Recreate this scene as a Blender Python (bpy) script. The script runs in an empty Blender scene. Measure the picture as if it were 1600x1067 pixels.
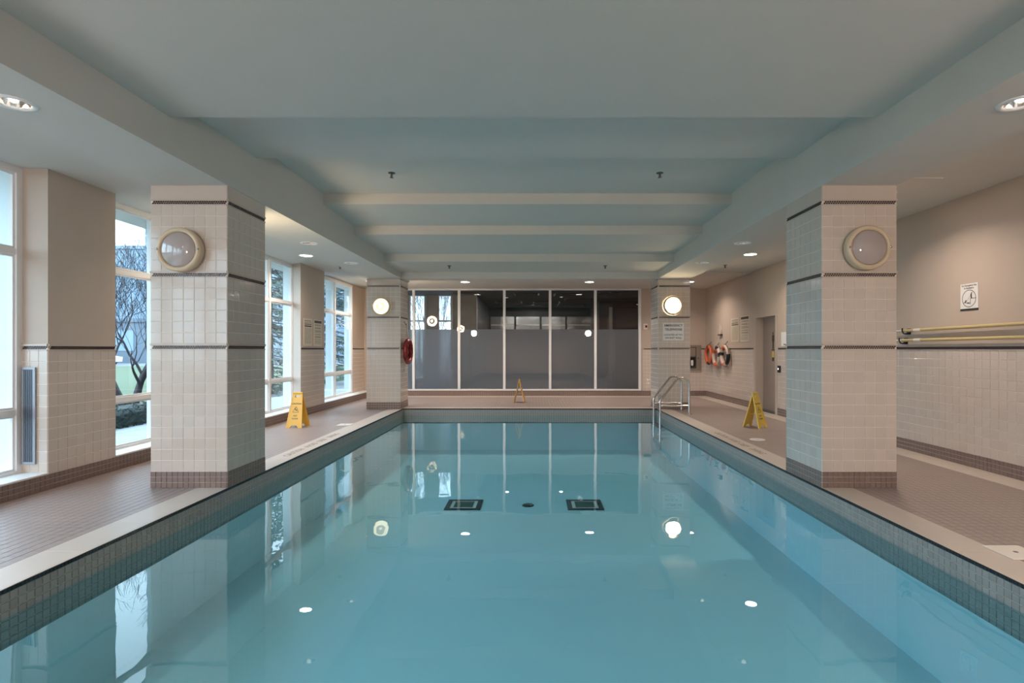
import bpy, math, random
from mathutils import Matrix, Vector
random.seed(7)
S = bpy.context.scene
COL = S.collection
PI = math.pi

# ------------------------------------------------------------------ camera
F = 853.0; CX, CY, EYE = 833.0, 546.0, 1.35
cd = bpy.data.cameras.new('camera'); cam = bpy.data.objects.new('camera', cd); COL.objects.link(cam)
cam.location = (0, 0, EYE); cam.rotation_euler = (PI/2, 0, 0)
cd.sensor_fit = 'HORIZONTAL'; cd.sensor_width = 36.0; cd.lens = F/1600*36
cd.shift_x = -(CX-800)/1600; cd.shift_y = (CY-533.5)/1600
cd.clip_start = 0.05; cd.clip_end = 300
S.camera = cam
# ------------------------------------------------------------------ world and exposure
S.view_settings.view_transform = 'Standard'; S.view_settings.look = 'None'
S.view_settings.gamma = 1; S.view_settings.use_curve_mapping = False
S.view_settings.exposure = 0.46
w = bpy.data.worlds.new('overcast_sky'); S.world = w; w.use_nodes = True
nt = w.node_tree; bg = nt.nodes['Background']
tc = nt.nodes.new('ShaderNodeTexCoord'); sx = nt.nodes.new('ShaderNodeSeparateXYZ')
rp = nt.nodes.new('ShaderNodeValToRGB')
nt.links.new(tc.outputs['Generated'], sx.inputs[0]); nt.links.new(sx.outputs['Z'], rp.inputs[0])
rp.color_ramp.elements[0].position = 0.0; rp.color_ramp.elements[0].color = (.62, .80, .95, 1)
rp.color_ramp.elements[1].position = 0.6; rp.color_ramp.elements[1].color = (.60, .80, 1.0, 1)
nt.links.new(rp.outputs[0], bg.inputs[0]); bg.inputs[1].default_value = 4.6
try:
    S.cycles.use_denoising = True
    S.cycles.max_bounces = 8; S.cycles.diffuse_bounces = 5; S.cycles.glossy_bounces = 4
    S.cycles.transmission_bounces = 6; S.cycles.transparent_max_bounces = 24
    S.cycles.sample_clamp_indirect = 6.0; S.cycles.caustics_reflective = False; S.cycles.caustics_refractive = False
    S.cycles.blur_glossy = 0.5
except Exception: pass

WARM = (1.0, .83, .69); LAMP_W = 17.0
def area_light(name, loc, size, power, color=WARM, rot=(0, 0, 0), spread=PI, parent=None, kind='DISK'):
    l = bpy.data.lights.new(name, 'AREA'); l.shape = kind; l.size = size; l.energy = power; l.color = color
    l.spread = spread
    o = bpy.data.objects.new(name, l); COL.objects.link(o); o.rotation_euler = rot
    o.location = loc
    if parent: o.parent = parent
    return o

# ------------------------------------------------------------------ materials
def s2l(c): return tuple(((v/255)/12.92 if v/255 <= .04045 else ((v/255+.055)/1.055)**2.4) for v in c)
def mat(name, col, rough=.5, metal=0.0, var=0.0, vscale=4.0, bump=0.0, bscale=60.0, emit=None, es=0.0, coat=0.0, spec=.5, per_object=0.0):
    m = bpy.data.materials.new(name); m.use_nodes = True; t = m.node_tree; b = t.nodes['Principled BSDF']
    b.inputs['Base Color'].default_value = (*col, 1); b.inputs['Roughness'].default_value = rough
    b.inputs['Metallic'].default_value = metal; b.inputs['Specular IOR Level'].default_value = spec
    b.inputs['Coat Weight'].default_value = coat; b.inputs['Coat Roughness'].default_value = .06
    last = None
    if var > 0:
        tcn = t.nodes.new('ShaderNodeTexCoord'); n = t.nodes.new('ShaderNodeTexNoise'); n.inputs['Scale'].default_value = vscale
        n.inputs['Detail'].default_value = 3
        t.links.new(tcn.outputs['Object'], n.inputs['Vector'])
        mx = t.nodes.new('ShaderNodeMix'); mx.data_type = 'RGBA'
        mx.inputs['A'].default_value = (*[v*(1-var) for v in col], 1); mx.inputs['B'].default_value = (*[min(1, v*(1+var)) for v in col], 1)
        t.links.new(n.outputs['Fac'], mx.inputs['Factor']); last = mx.outputs['Result']
    if per_object > 0:
        oi = t.nodes.new('ShaderNodeObjectInfo'); mr = t.nodes.new('ShaderNodeMapRange')
        mr.inputs['To Min'].default_value = 1-per_object; mr.inputs['To Max'].default_value = 1+per_object
        t.links.new(oi.outputs['Random'], mr.inputs['Value'])
        hv = t.nodes.new('ShaderNodeHueSaturation'); hv.inputs['Color'].default_value = (*col, 1)
        if last: t.links.new(last, hv.inputs['Color'])
        t.links.new(mr.outputs[0], hv.inputs['Value']); last = hv.outputs[0]
    if last: t.links.new(last, b.inputs['Base Color'])
    if bump > 0:
        tcn = t.nodes.new('ShaderNodeTexCoord'); n = t.nodes.new('ShaderNodeTexNoise'); n.inputs['Scale'].default_value = bscale
        t.links.new(tcn.outputs['Object'], n.inputs['Vector'])
        bp = t.nodes.new('ShaderNodeBump'); bp.inputs['Strength'].default_value = bump; bp.inputs['Distance'].default_value = .01
        t.links.new(n.outputs['Fac'], bp.inputs['Height']); t.links.new(bp.outputs[0], b.inputs['Normal'])
    if emit: b.inputs['Emission Color'].default_value = (*emit, 1); b.inputs['Emission Strength'].default_value = es
    return m
def sheet(name, tint, f0, rough, bump=0.0, bscale=1.0):
    """thin clear sheet: light passes tinted, and mirrors by Schlick's law"""
    m = bpy.data.materials.new(name); m.use_nodes = True; t = m.node_tree; t.nodes.clear()
    N = t.nodes.new; L = t.links.new
    out = N('ShaderNodeOutputMaterial'); mx = N('ShaderNodeMixShader'); tr = N('ShaderNodeBsdfTransparent'); gl = N('ShaderNodeBsdfGlossy')
    tr.inputs[0].default_value = (*tint, 1); gl.inputs['Roughness'].default_value = rough; gl.inputs['Color'].default_value = (1, 1, 1, 1)
    lw = N('ShaderNodeLayerWeight'); lw.inputs[0].default_value = .5
    p = N('ShaderNodeMath'); p.operation = 'POWER'; p.inputs[1].default_value = 5; L(lw.outputs['Facing'], p.inputs[0])
    a = N('ShaderNodeMath'); a.operation = 'MULTIPLY_ADD'; a.inputs[1].default_value = 1-f0; a.inputs[2].default_value = f0; L(p.outputs[0], a.inputs[0])
    L(a.outputs[0], mx.inputs[0]); L(tr.outputs[0], mx.inputs[1]); L(gl.outputs[0], mx.inputs[2]); L(mx.outputs[0], out.inputs[0])
    if bump:
        tcn = N('ShaderNodeTexCoord'); n = N('ShaderNodeTexNoise'); n.inputs['Scale'].default_value = bscale; n.inputs['Detail'].default_value = 2
        bp = N('ShaderNodeBump'); bp.inputs['Strength'].default_value = 1; bp.inputs['Distance'].default_value = bump
        L(tcn.outputs['Object'], n.inputs['Vector']); L(n.outputs['Fac'], bp.inputs['Height']); L(bp.outputs[0], gl.inputs['Normal'])
    return m

M = {}
M['ceiling'] = mat('ceiling_paint', (.60, .58, .545), .75, var=.02, bump=.08, bscale=90)
M['wall'] = mat('beige_wall_paint', (.50, .41, .345), .7, var=.03, bump=.1, bscale=120)
M['cream'] = mat('cream_glazed_tile', (.60, .515, .455), .13, var=.03, vscale=9, per_object=.035, coat=.3)
M['grout'] = mat('pale_grout', (.80, .72, .64), .75)
M['mould'] = mat('cream_glazed_moulding', (.56, .47, .41), .15, var=.02)
M['bead'] = mat('dark_mosaic_bead', (.055, .030, .032), .18, var=.3, vscale=60)
M['base'] = mat('brown_base_tile', (.215, .150, .130), .3, var=.18, vscale=14, per_object=.05)
M['basegrout'] = mat('base_grout', (.42, .34, .30), .8)
M['wline'] = mat('grey_waterline_tile', (.34, .315, .295), .25, var=.15, vscale=16, per_object=.08)
M['wgrout'] = mat('waterline_grout', (.58, .55, .50), .8)
M['deck'] = mat('deck_mosaic_tile', (.31, .245, .225), .38, var=.07, vscale=3, bump=.1, bscale=150)
M['deckgrout'] = mat('deck_grout', (.24, .19, .175), .8)
M['coping'] = mat('pale_coping', (.56, .485, .43), .42, var=.04, vscale=5, per_object=.02, bump=.08, bscale=160)
M['black'] = mat('black_glazed_tile', (.012, .012, .014), .2)
M['aqua'] = mat('aqua_pool_plaster', (.56, .80, .84), .6, var=.02, vscale=2)
M['white'] = mat('white_frame_paint', (.78, .77, .77), .35)
M['white_plastic'] = mat('white_plastic', (.75, .70, .64), .4)
M['chrome'] = mat('brushed_steel', (.62, .60, .58), .16, metal=1)
M['reflector'] = mat('lamp_reflector', (.75, .72, .70), .12, metal=1)
M['ring'] = mat('cream_lamp_ring', (.64, .51, .36), .3)
M['yellow'] = mat('yellow_sign_plastic', (.72, .50, .055), .35, var=.05)
M['orange_yellow'] = mat('amber_sign_plastic', (.74, .40, .05), .35, var=.05)
M['cream_pole'] = mat('tan_fibreglass', (.55, .44, .22), .35)
M['red'] = mat('red_buoy_vinyl', (.27, .012, .014), .25)
M['strap_red'] = mat('dark_red_strap', (.14, .012, .012), .5)
M['orange'] = mat('orange_buoy_vinyl', (.62, .13, .05), .35)
M['pink_white'] = mat('faded_white_vinyl', (.58, .46, .40), .5)
M['rope'] = mat('pale_rope', (.50, .47, .38), .8)
M['darkgrey'] = mat('dark_grey_metal', (.07, .07, .075), .4)
M['grille'] = mat('blue_grey_grille', (.13, .145, .18), .4, metal=.3)
M['grille_frame'] = mat('grey_grille_frame', (.33, .34, .37), .35, metal=.4)
M['steelbox'] = mat('warm_grey_cabinet', (.27, .225, .19), .45, metal=.2)
M['door'] = mat('tan_door_paint', (.33, .255, .215), .45)
M['print'] = mat('dark_print', (.03, .022, .018), .5)
M['greyprint'] = mat('grey_print', (.26, .24, .20), .6)
M['board'] = mat('cream_sign_board', (.63, .55, .44), .4)
M['paper'] = mat('white_sign_board', (.78, .76, .74), .35)
M['letter'] = mat('inlaid_letter', (.25, .19, .16), .5)
M['glass'] = sheet('window_glass', (.93, .97, .97), .035, 0.0)
M['glass_dark'] = sheet('partition_glass', (.82, .83, .84), .035, 0.0)
M['water'] = sheet('pool_water', (.60, .84, .925), .022, 0.0, bump=.0028, bscale=1.6)
M['dome_off'] = mat('clear_lamp_dome', (.42, .36, .35), .08, coat=1.0)
M['gym_ceiling'] = mat('gym_ceiling', (.10, .10, .095), .6)
M['gym_dark'] = mat('gym_dark', (.015, .015, .015), .5)
M['gym_wood'] = mat('gym_wood_panel', (.07, .042, .035), .4, var=.2, vscale=3)
M['gym_mirror'] = mat('gym_mirror', (.45, .47, .46), .22, metal=.9)
M['gym_floor'] = mat('gym_floor', (.10, .09, .085), .5)
M['ext_pier'] = mat('pale_precast', (.72, .80, .84), .7)
M['ext_paving'] = mat('patio_paving', (.36, .385, .40), .8, var=.08)
M['grass'] = mat('grass', (.095, .125, .065), .9, var=.3, vscale=3)
M['hedge'] = mat('dark_hedge_leaf', (.022, .035, .032), .8, var=.3, vscale=12)
M['bark'] = mat('dark_bark', (.035, .030, .035), .8)
M['conifer'] = mat('conifer_needles', (.10, .15, .13), .8, var=.5, vscale=5)
M['facade'] = mat('blue_grey_facade', (.22, .29, .36), .6)
M['facade2'] = mat('slate_facade', (.13, .16, .20), .6)
M['facade_glass'] = mat('facade_glass', (.20, .28, .37), .3)
M['asphalt'] = mat('asphalt', (.20, .21, .22), .9)
M['carpaint'] = mat('car_paint', (.30, .32, .36), .3)
M['carwhite'] = mat('white_car_paint', (.75, .76, .78), .3)
M['rubber'] = mat('rubber', (.02, .02, .02), .7)
M['tan_post'] = mat('tan_post', (.60, .50, .36), .6)
def film_mat():
    m = bpy.data.materials.new('frosted_film'); m.use_nodes = True; t = m.node_tree; t.nodes.clear(); N = t.nodes.new; L = t.links.new
    out = N('ShaderNodeOutputMaterial'); a = N('ShaderNodeMixShader'); b = N('ShaderNodeMixShader')
    tl = N('ShaderNodeBsdfTranslucent'); tl.inputs[0].default_value = (.80, .82, .86, 1)
    df = N('ShaderNodeBsdfDiffuse'); df.inputs[0].default_value = (.37, .39, .41, 1)
    rf = N('ShaderNodeBsdfRefraction'); rf.inputs['Roughness'].default_value = .35; rf.inputs['IOR'].default_value = 1.15; rf.inputs[0].default_value = (.85, .87, .9, 1)
    a.inputs[0].default_value = .45; L(tl.outputs[0], a.inputs[1]); L(df.outputs[0], a.inputs[2])
    b.inputs[0].default_value = .25; L(a.outputs[0], b.inputs[1]); L(rf.outputs[0], b.inputs[2]); L(b.outputs[0], out.inputs[0])
    return m
M['film'] = film_mat()
def emis(name, col, s):
    m = bpy.data.materials.new(name); m.use_nodes = True; t = m.node_tree; t.nodes.clear()
    o = t.nodes.new('ShaderNodeOutputMaterial'); e = t.nodes.new('ShaderNodeEmission'); e.inputs[0].default_value = (*col, 1); e.inputs[1].default_value = s
    t.links.new(e.outputs[0], o.inputs[0]); return m
M['dome_bright'] = emis('lit_lamp_dome', (1, .80, .50), 26)
M['dome_soft'] = emis('lit_yellow_dome', (1, .90, .60), 2.4)
M['dome_rear'] = emis('lit_rear_dome', (1, .78, .50), 85.0)
M['dome_behind'] = emis('bright_dome_behind_viewpoint', (1, .86, .74), 290.0)
M['dome_hot'] = emis('lit_dome_centre', (.9, .75, .50), 1.1)
M['lens_on'] = emis('lit_downlight_lens', (1, .93, .84), 22)
M['bulb'] = emis('small_bulb', (1, .9, .8), 14)
M['bulb_dim'] = emis('dim_bulb', (1, .9, .8), 3)
M['led'] = emis('reader_led', (1, .85, .8), 2.5)

# ------------------------------------------------------------------ mesh helpers
def tag(o, label=None, cat=None, group=None, kind=None):
    if label: o['label'] = label
    if cat: o['category'] = cat
    if group: o['group'] = group
    if kind: o['kind'] = kind
    return o
def empty(name, loc=(0, 0, 0), rz=0.0):
    o = bpy.data.objects.new(name, None); o.empty_display_size = .1; COL.objects.link(o); o.location = loc; o.rotation_euler = (0, 0, rz); return o
def thing(name, label, cat, loc=(0, 0, 0), rz=0, group=None): return tag(empty(name, loc, rz), label, cat, group)

class MB:
    def __init__(s): s.v = []; s.f = []; s.sm = []
    def add(s, vs, fs, smooth=False, T=None):
        b = len(s.v)
        if T is not None: vs = [tuple(T @ Vector(p)) for p in vs]
        s.v += [tuple(p) for p in vs]; s.f += [tuple(i+b for i in f) for f in fs]; s.sm += [smooth]*len(fs)
        return s
    def box(s, x0, x1, y0, y1, z0, z1, T=None):
        v = [(x0,y0,z0),(x1,y0,z0),(x1,y1,z0),(x0,y1,z0),(x0,y0,z1),(x1,y0,z1),(x1,y1,z1),(x0,y1,z1)]
        return s.add(v, [(0,3,2,1),(4,5,6,7),(0,1,5,4),(1,2,6,5),(2,3,7,6),(3,0,4,7)], T=T)
    def bbox(s, x0, x1, y0, y1, z0, z1, b=.004, T=None):
        """box with chamfered edges on the vertical and horizontal rims (three stacked rings)"""
        def ring(e, z): return [(x0+e,y0+e+0,z),(x1-e,y0+e,z),(x1-e,y1-e,z),(x0+e,y1-e,z)]
        v = ring(b, z0)+ring(0, z0+b)+ring(0, z1-b)+ring(b, z1); f = [(3,2,1,0),(12,13,14,15)]
        for r in range(3):
            for k in range(4): f.append((r*4+k, r*4+(k+1)%4, r*4+4+(k+1)%4, r*4+4+k))
        return s.add(v, f, T=T)
    def tube(s, pts, r, n=10, T=None, closed=False, caps=True, radii=None):
        pts = [Vector(p) for p in pts]; rings = []; N = len(pts); up = None
        for i, p in enumerate(pts):
            a = pts[(i-1) % N] if (closed or i > 0) else p; c = pts[(i+1) % N] if (closed or i < N-1) else p
            t = (c-a).normalized()
            if up is None:
                up = Vector((0,0,1)) if abs(t.z) < .9 else Vector((1,0,0))
            u = (up - t*up.dot(t)).normalized(); w_ = t.cross(u); up = u
            rr = radii[i] if radii else r
            rings.append([tuple(p + (u*math.cos(2*PI*k/n) + w_*math.sin(2*PI*k/n))*rr) for k in range(n)])
        v = [q for g in rings for q in g]; f = []
        for i in range(N if closed else N-1):
            j = (i+1) % N
            for k in range(n): f.append((i*n+k, i*n+(k+1)%n, j*n+(k+1)%n, j*n+k))
        s.add(v, f, True, T)
        if caps and not closed:
            s.add(rings[0], [tuple(range(n))[::-1]], T=T); s.add(rings[-1], [tuple(range(n))], T=T)
        return s
    def lathe(s, prof, n=32, T=None, smooth=True):
        """profile [(r, z)] about the z axis"""
        v = []; f = []
        for (r, z) in prof:
            for k in range(n): v.append((r*math.cos(2*PI*k/n), r*math.sin(2*PI*k/n), z))
        for i in range(len(prof)-1):
            for k in range(n): f.append((i*n+k, i*n+(k+1)%n, (i+1)*n+(k+1)%n, (i+1)*n+k))
        return s.add(v, f, smooth, T)
    def poly(s, pts, d, T=None):
        """2D polygon (x, z) extruded along y by d, front face at y=0"""
        n = len(pts); v = [(x, 0, z) for x, z in pts]+[(x, d, z) for x, z in pts]
        f = [tuple(range(n)), tuple(range(2*n-1, n-1, -1))]+[(k, n+k, n+(k+1)%n, (k+1)%n) for k in range(n)]
        return s.add(v, f, T=T)
    def mesh(s, name, m):
        me = bpy.data.meshes.new(name); me.from_pydata(s.v, [], s.f); me.materials.append(m)
        me.polygons.foreach_set('use_smooth', s.sm); me.update(); return me
    def build(s, name, m, parent=None, T=None, kind=None, label=None):
        """vertices are world coordinates (or parent's, when local)"""
        o = bpy.data.objects.new(name, s.mesh(name, m)); COL.objects.link(o)
        if parent: o.parent = parent
        if T is not None: o.matrix_local = T
        if kind: o['kind'] = kind
        if label: o['label'] = label
        return o
def struct(name, mb, m, parent=None): 
    o = mb.build(name, m, parent); 
    if not parent: o['kind'] = 'structure'
    return o
def frame(o, u, v):
    """matrix: local x along u, local y along v, local z along u x v, origin o"""
    u = Vector(u).normalized(); v = Vector(v).normalized(); n = u.cross(v)
    return Matrix(((u.x, v.x, n.x, o[0]), (u.y, v.y, n.y, o[1]), (u.z, v.z, n.z, o[2]), (0, 0, 0, 1)))
def text(body, size, m, parent, T, name='lettering', ext=.001, align='CENTER', sx=1.0, label=None):
    c = bpy.data.curves.new(name, 'FONT'); c.body = body; c.size = size; c.extrude = ext; c.align_x = align; c.align_y = 'CENTER'
    c.space_line = 1.0; c.offset = size*.018; c.resolution_u = 2
    o = bpy.data.objects.new('tmp', c); COL.objects.link(o)
    bpy.context.view_layer.update()
    me = bpy.data.meshes.new_from_object(o.evaluated_get(bpy.context.evaluated_depsgraph_get()))
    bpy.data.objects.remove(o); bpy.data.curves.remove(c)
    me.materials.clear(); me.materials.append(m); me.name = name
    r = bpy.data.objects.new(name, me); COL.objects.link(r); r.parent = parent; r.matrix_local = T @ Matrix.Diagonal((sx, 1, 1, 1))
    if label: r['label'] = label
    return r

# ---- tiles. local frame: x across, y up, z outwards
def tile_geo(mb, x0, x1, y0, y1, d=.003, c=.002, T=None, j=.0025):
    x0 += j; x1 -= j; y0 += j; y1 -= j
    v = [(x0,y0,0),(x1,y0,0),(x1,y1,0),(x0,y1,0),(x0,y0,d-c*.6),(x1,y0,d-c*.6),(x1,y1,d-c*.6),(x0,y1,d-c*.6),(x0+c,y0+c,d),(x1-c,y0+c,d),(x1-c,y1-c,d),(x0+c,y1-c,d)]
    f = [(8,9,10,11)]
    for k in range(4): f += [(k,(k+1)%4,4+(k+1)%4,4+k), (4+k,4+(k+1)%4,8+(k+1)%4,8+k)]
    mb.add(v, f, T=T)
_tm = {}
def tile_mesh(wd, ht, m, d=.003, c=.002, j=.0025):
    k = (round(wd, 4), round(ht, 4), m.name, d)
    if k not in _tm:
        b = MB(); tile_geo(b, 0, wd, 0, ht, d, c, j=j); _tm[k] = b.mesh('tile', m)
    return _tm[k]
def tile_field(T, wd, ht, nx, ny, m, parent, single, mb=None, d=.003, c=.002, j=.0025, name='tile', skip=None):
    """nx by ny tiles in the frame T (parent space); single: each its own object, else joined into mb"""
    tw, th = wd/nx, ht/ny
    for iy in range(ny):
        for ix in range(nx):
            if skip and skip(ix*tw, (ix+1)*tw, iy*th, (iy+1)*th): continue
            if single:
                o = bpy.data.objects.new(name, tile_mesh(tw, th, m, d, c, j)); COL.objects.link(o)
                o.parent = parent
                J = Matrix.Rotation(random.uniform(-.0022, .0022), 4, 'X') @ Matrix.Rotation(random.uniform(-.0022, .0022), 4, 'Y')
                o.matrix_local = T @ Matrix.Translation((ix*tw, iy*th, 0)) @ J
            else: tile_geo(mb, ix*tw, (ix+1)*tw, iy*th, (iy+1)*th, d, c, T=T, j=j)
def band(T, wd, mb_bead, mb_mould, h=.038):
    """dark two-row mosaic band between two glazed mouldings; T origin at the band's lower left"""
    mb_mould.box(0, wd, h-.001, h+.018, 0, .012, T=T)
    mb_mould.box(0, wd, -.007, .003, 0, .009, T=T)
    p = .0225; n = int((wd-.02)/p); off = (wd-n*p)/2
    for r in range(2):
        for k in range(n):
            x = off+k*p+(r*.5*p); y = .0055+r*.0155
            if x+p > wd: continue
            b = len(mb_bead.v)
            mb_bead.add([(x, y, 0), (x+p-.006, y, 0), (x+p-.003, y+.0135, 0), (x+.003, y+.0135, 0), (x, y, .005), (x+p-.006, y, .005), (x+p-.003, y+.0135, .005), (x+.003, y+.0135, .005)], [(4,5,6,7),(0,1,5,4),(1,2,6,5),(2,3,7,6),(3,0,4,7)], T=T)

# ------------------------------------------------------------------ main dimensions
PL, PR, PY0, PY1 = -2.98, 2.82, .9, 12.5       # pool basin
WZ, PZ = -.17, -.95                            # water level, basin floor
WL, WR, WB, WF = -4.66, 5.03, 15.9, -6.0       # walls
BZ, AL, AR = 2.95, 3.09, 3.14                  # beam soffit, aisle ceilings
GL = -4.95                                     # window glass plane

# ------------------------------------------------------------------ ceiling
c = MB()
levels = [(WF, -2.2, 2.95), (-2.2, 1.2, 3.10), (1.2, 4.48, 3.255), (4.48, 5.88, 3.41), (5.88, 7.74, 3.565), (7.74, 9.07, 3.41), (9.07, 10.9, 3.26), (10.9, 12.34, 3.105)]
for (a, b, z) in levels: c.box(-3.05, 2.90, a, b, z, 3.75)
c.box(-5.6, -3.70, WF, 12.9, AL, 3.75); c.box(3.52, 5.3, WF, 12.9, AR, 3.75)
c.box(-5.6, 5.3, 12.6, WB+.2, 3.12, 3.75)
ceiling = struct('ceiling', c, M['ceiling'])
def soffit_beam(x0, x1, y0, y1, z0, holes):
    b = MB(); ys = [y0]; 
    for (hx, hy) in holes: ys += [hy-.085, hy+.085]
    ys.append(y1)
    for i in range(0, len(ys)-1):
        if i % 2 == 0: b.box(x0, x1, ys[i], ys[i+1], z0, 3.7)
        else:
            hx = holes[i//2][0]; b.box(x0, hx-.085, ys[i], ys[i+1], z0, 3.7); b.box(hx+.085, x1, ys[i], ys[i+1], z0, 3.7)
    return b.build('beam', M['ceiling'], ceiling)
HL = [(-3.37, 3.54), (-3.37, 8.22), (-3.37, 10.1)]; HR = [(3.16, 3.54), (3.15, 8.20), (3.12, 10.05)]
soffit_beam(-3.735, -2.975, WF, 13.11, BZ, HL); soffit_beam(2.815, 3.55, WF, 13.11, BZ, HR)
MB().box(-3.0, 2.84, 12.34, 12.62, BZ, 3.7).build('beam', M['ceiling'], ceiling)
MB().bbox(3.95, 4.27, 5.68, 6.0, AR-.012, AR+.01).build('access_panel', M['ceiling'], ceiling)

# ------------------------------------------------------------------ floor
f = MB()
f.box(-5.3, PL-.125, WF, WB, -1.3, -.006).box(PR+.125, 5.2, WF, WB, -1.3, -.006).box(PL-.13, PR+.13, PY1+.125, WB, -1.3, -.006).box(PL-.13, PR+.13, WF, PY0-.125, -1.3, -.006)
for q in ((PL-.13, PL-.0045, PY0-.13, PY1+.13), (PR+.0045, PR+.13, PY0-.13, PY1+.13), (PL, PR, PY1+.0045, PY1+.13), (PL, PR, PY0-.13, PY0-.0045)): f.box(*q, -.0265, -.006)
floor = struct('floor', f, M['deckgrout'])
dk = MB()
def deck(x0, x1, y0, y1, px=.076, py=.076):
    nx = max(1, round((x1-x0)/px)); ny = max(1, round((y1-y0)/py))
    tile_field(frame((x0, y0, -.006), (1,0,0), (0,1,0)), x1-x0, y1-y0, nx, ny, M['deck'], None, False, dk, d=.006, c=.002, j=.002)
CW = .30
deck(WL, PL-CW, 1.5, WB); deck(PR+CW, WR-.33, 1.5, WB-.4); deck(PL-CW, PR+CW, PY1+CW, WB-.4)
dk.box(-4.66, 5.03, WF, .6, -.006, 0).box(-4.66, PL-CW, .6, 1.5, -.006, 0).box(PR+CW, 5.03, .6, 1.5, -.006, 0)
dk.build('mosaic_tiling', M['deck'], floor, kind='stuff')
def stones(x0, x1, y0, y1, step, ax, z=0.0):
    L_ = (y1-y0) if ax == 'y' else (x1-x0); n = max(1, round(L_/step)); s_ = L_/n
    for k in range(n):
        if ax == 'y': T = frame((x0, y0+k*s_, -.006), (1,0,0), (0,1,0)); me = tile_mesh(x1-x0, s_, M['coping'], .0075, .003, .0012)
        else: T = frame((x0+k*s_, y0, -.006), (1,0,0), (0,1,0)); me = tile_mesh(s_, y1-y0, M['coping'], .0075, .003, .0012)
        o = bpy.data.objects.new('coping_stone', me); COL.objects.link(o); o.parent = floor; o.matrix_local = T
stones(PL-CW, PL, PY0-CW, PY1+CW, .61, 'y'); stones(PR, PR+CW, PY0-CW, PY1+CW, .61, 'y')
stones(PL, PR, PY1, PY1+CW, .61, 'x'); stones(PL, PR, PY0-CW, PY0, .61, 'x')
stones(WR-.33, WR, 1.5, WB-.4, .61, 'y'); stones(WL, WR, WB-.4, WB, .61, 'x')

# ------------------------------------------------------------------ pool basin
pb = MB()
pb.box(PL-.1, PR+.1, PY0-.1, PY1+.1, PZ-.2, PZ)
for a in ((PL-.12, PL-.004, PY0-.1, PY1+.1), (PR+.004, PR+.12, PY0-.1, PY1+.1), (PL, PR, PY1+.004, PY1+.12), (PL, PR, PY0-.12, PY0-.004)): pb.box(*a, PZ, -.33)
basin = struct('trim_1', pb, M['aqua']); basin['label'] = 'aqua pool basin below the water'
gb = MB()
for a in ((PL-.02, PL-.004, PY0-.02, PY1+.02), (PR+.004, PR+.02, PY0-.02, PY1+.02), (PL, PR, PY1+.004, PY1+.02), (PL, PR, PY0-.02, PY0-.004)): gb.box(*a, -.34, -.0265)
gb.build('grout_bed', M['wgrout'], basin)
wl = MB(); bt = MB()
P = .0525
def waterline(T, L_, single_len=0):
    n1 = int(single_len/P)
    if n1: tile_field(T, n1*P, 3*P, n1, 3, M['wline'], basin, True, d=.005, c=.002, j=.0022)
    if n1: tile_field(T @ Matrix.Translation((0, -3*P, 0)), n1*P, 3*P, n1, 3, M['wline'], None, False, wl, d=.005, c=.002, j=.0022)
    n2 = int((L_-n1*P)/P)
    tile_field(T @ Matrix.Translation((n1*P, -3*P, 0)), n2*P, 6*P, n2, 6, M['wline'], None, False, wl, d=.005, c=.002, j=.0022)
ZT = -.026-3*P
# left wall faces +x: u along -y, v up -> n = (-1..) ; u=(0,1,0), v=(0,0,1) gives n=+x
wallT_L = frame((PL-.004, 2.95, ZT), (0,1,0), (0,0,1)); waterline(wallT_L, PY1-2.95, 2.0)
wallT_R = frame((PR+.004, 2.95+2.0, ZT), (0,-1,0), (0,0,1)); 
tile_field(wallT_R, 38*P, 3*P, 38, 3, M['wline'], basin, True, d=.005, c=.002, j=.0022)
tile_field(wallT_R @ Matrix.Translation((0, -3*P, 0)), 38*P, 3*P, 38, 3, M['wline'], None, False, wl, d=.005, c=.002, j=.0022)
n_ = int((PY1-4.95)/P); tile_field(frame((PR+.004, PY1, ZT-3*P), (0,-1,0), (0,0,1)), PY1-4.95, 6*P, n_, 6, M['wline'], None, False, wl, d=.005, c=.002, j=.0022)
tile_field(frame((PL, PY1+.004, ZT-3*P), (1,0,0), (0,0,1)), PR-PL, 6*P, int((PR-PL)/P), 6, M['wline'], None, False, wl, d=.005, c=.002, j=.0022)
wl.box(PL-.004, PL+.001, PY0, 2.95, -.34, -.026).box(PR-.001, PR+.004, PY0, 2.95, -.34, -.026).box(PL, PR, PY0-.004, PY0+.001, -.34, -.026)
wl.build('waterline_tiling', M['wline'], basin, kind='stuff')
# black nosing tiles
def nosing(T, L_):
    n = int(L_/.027); s_ = L_/n
    for k in range(n): tile_geo(bt, k*s_, (k+1)*s_, 0, .027, .009, .003, T=T, j=.0012)
nosing(frame((PL-.004, PY0, -.0265), (0,1,0), (0,0,1)), PY1-PY0); nosing(frame((PR+.004, PY1, -.0265), (0,-1,0), (0,0,1)), PY1-PY0)
nosing(frame((PL, PY1+.004, -.0265), (1,0,0), (0,0,1)), PR-PL)
bt.build('black_nosing', M['black'], basin, kind='stuff')
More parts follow.
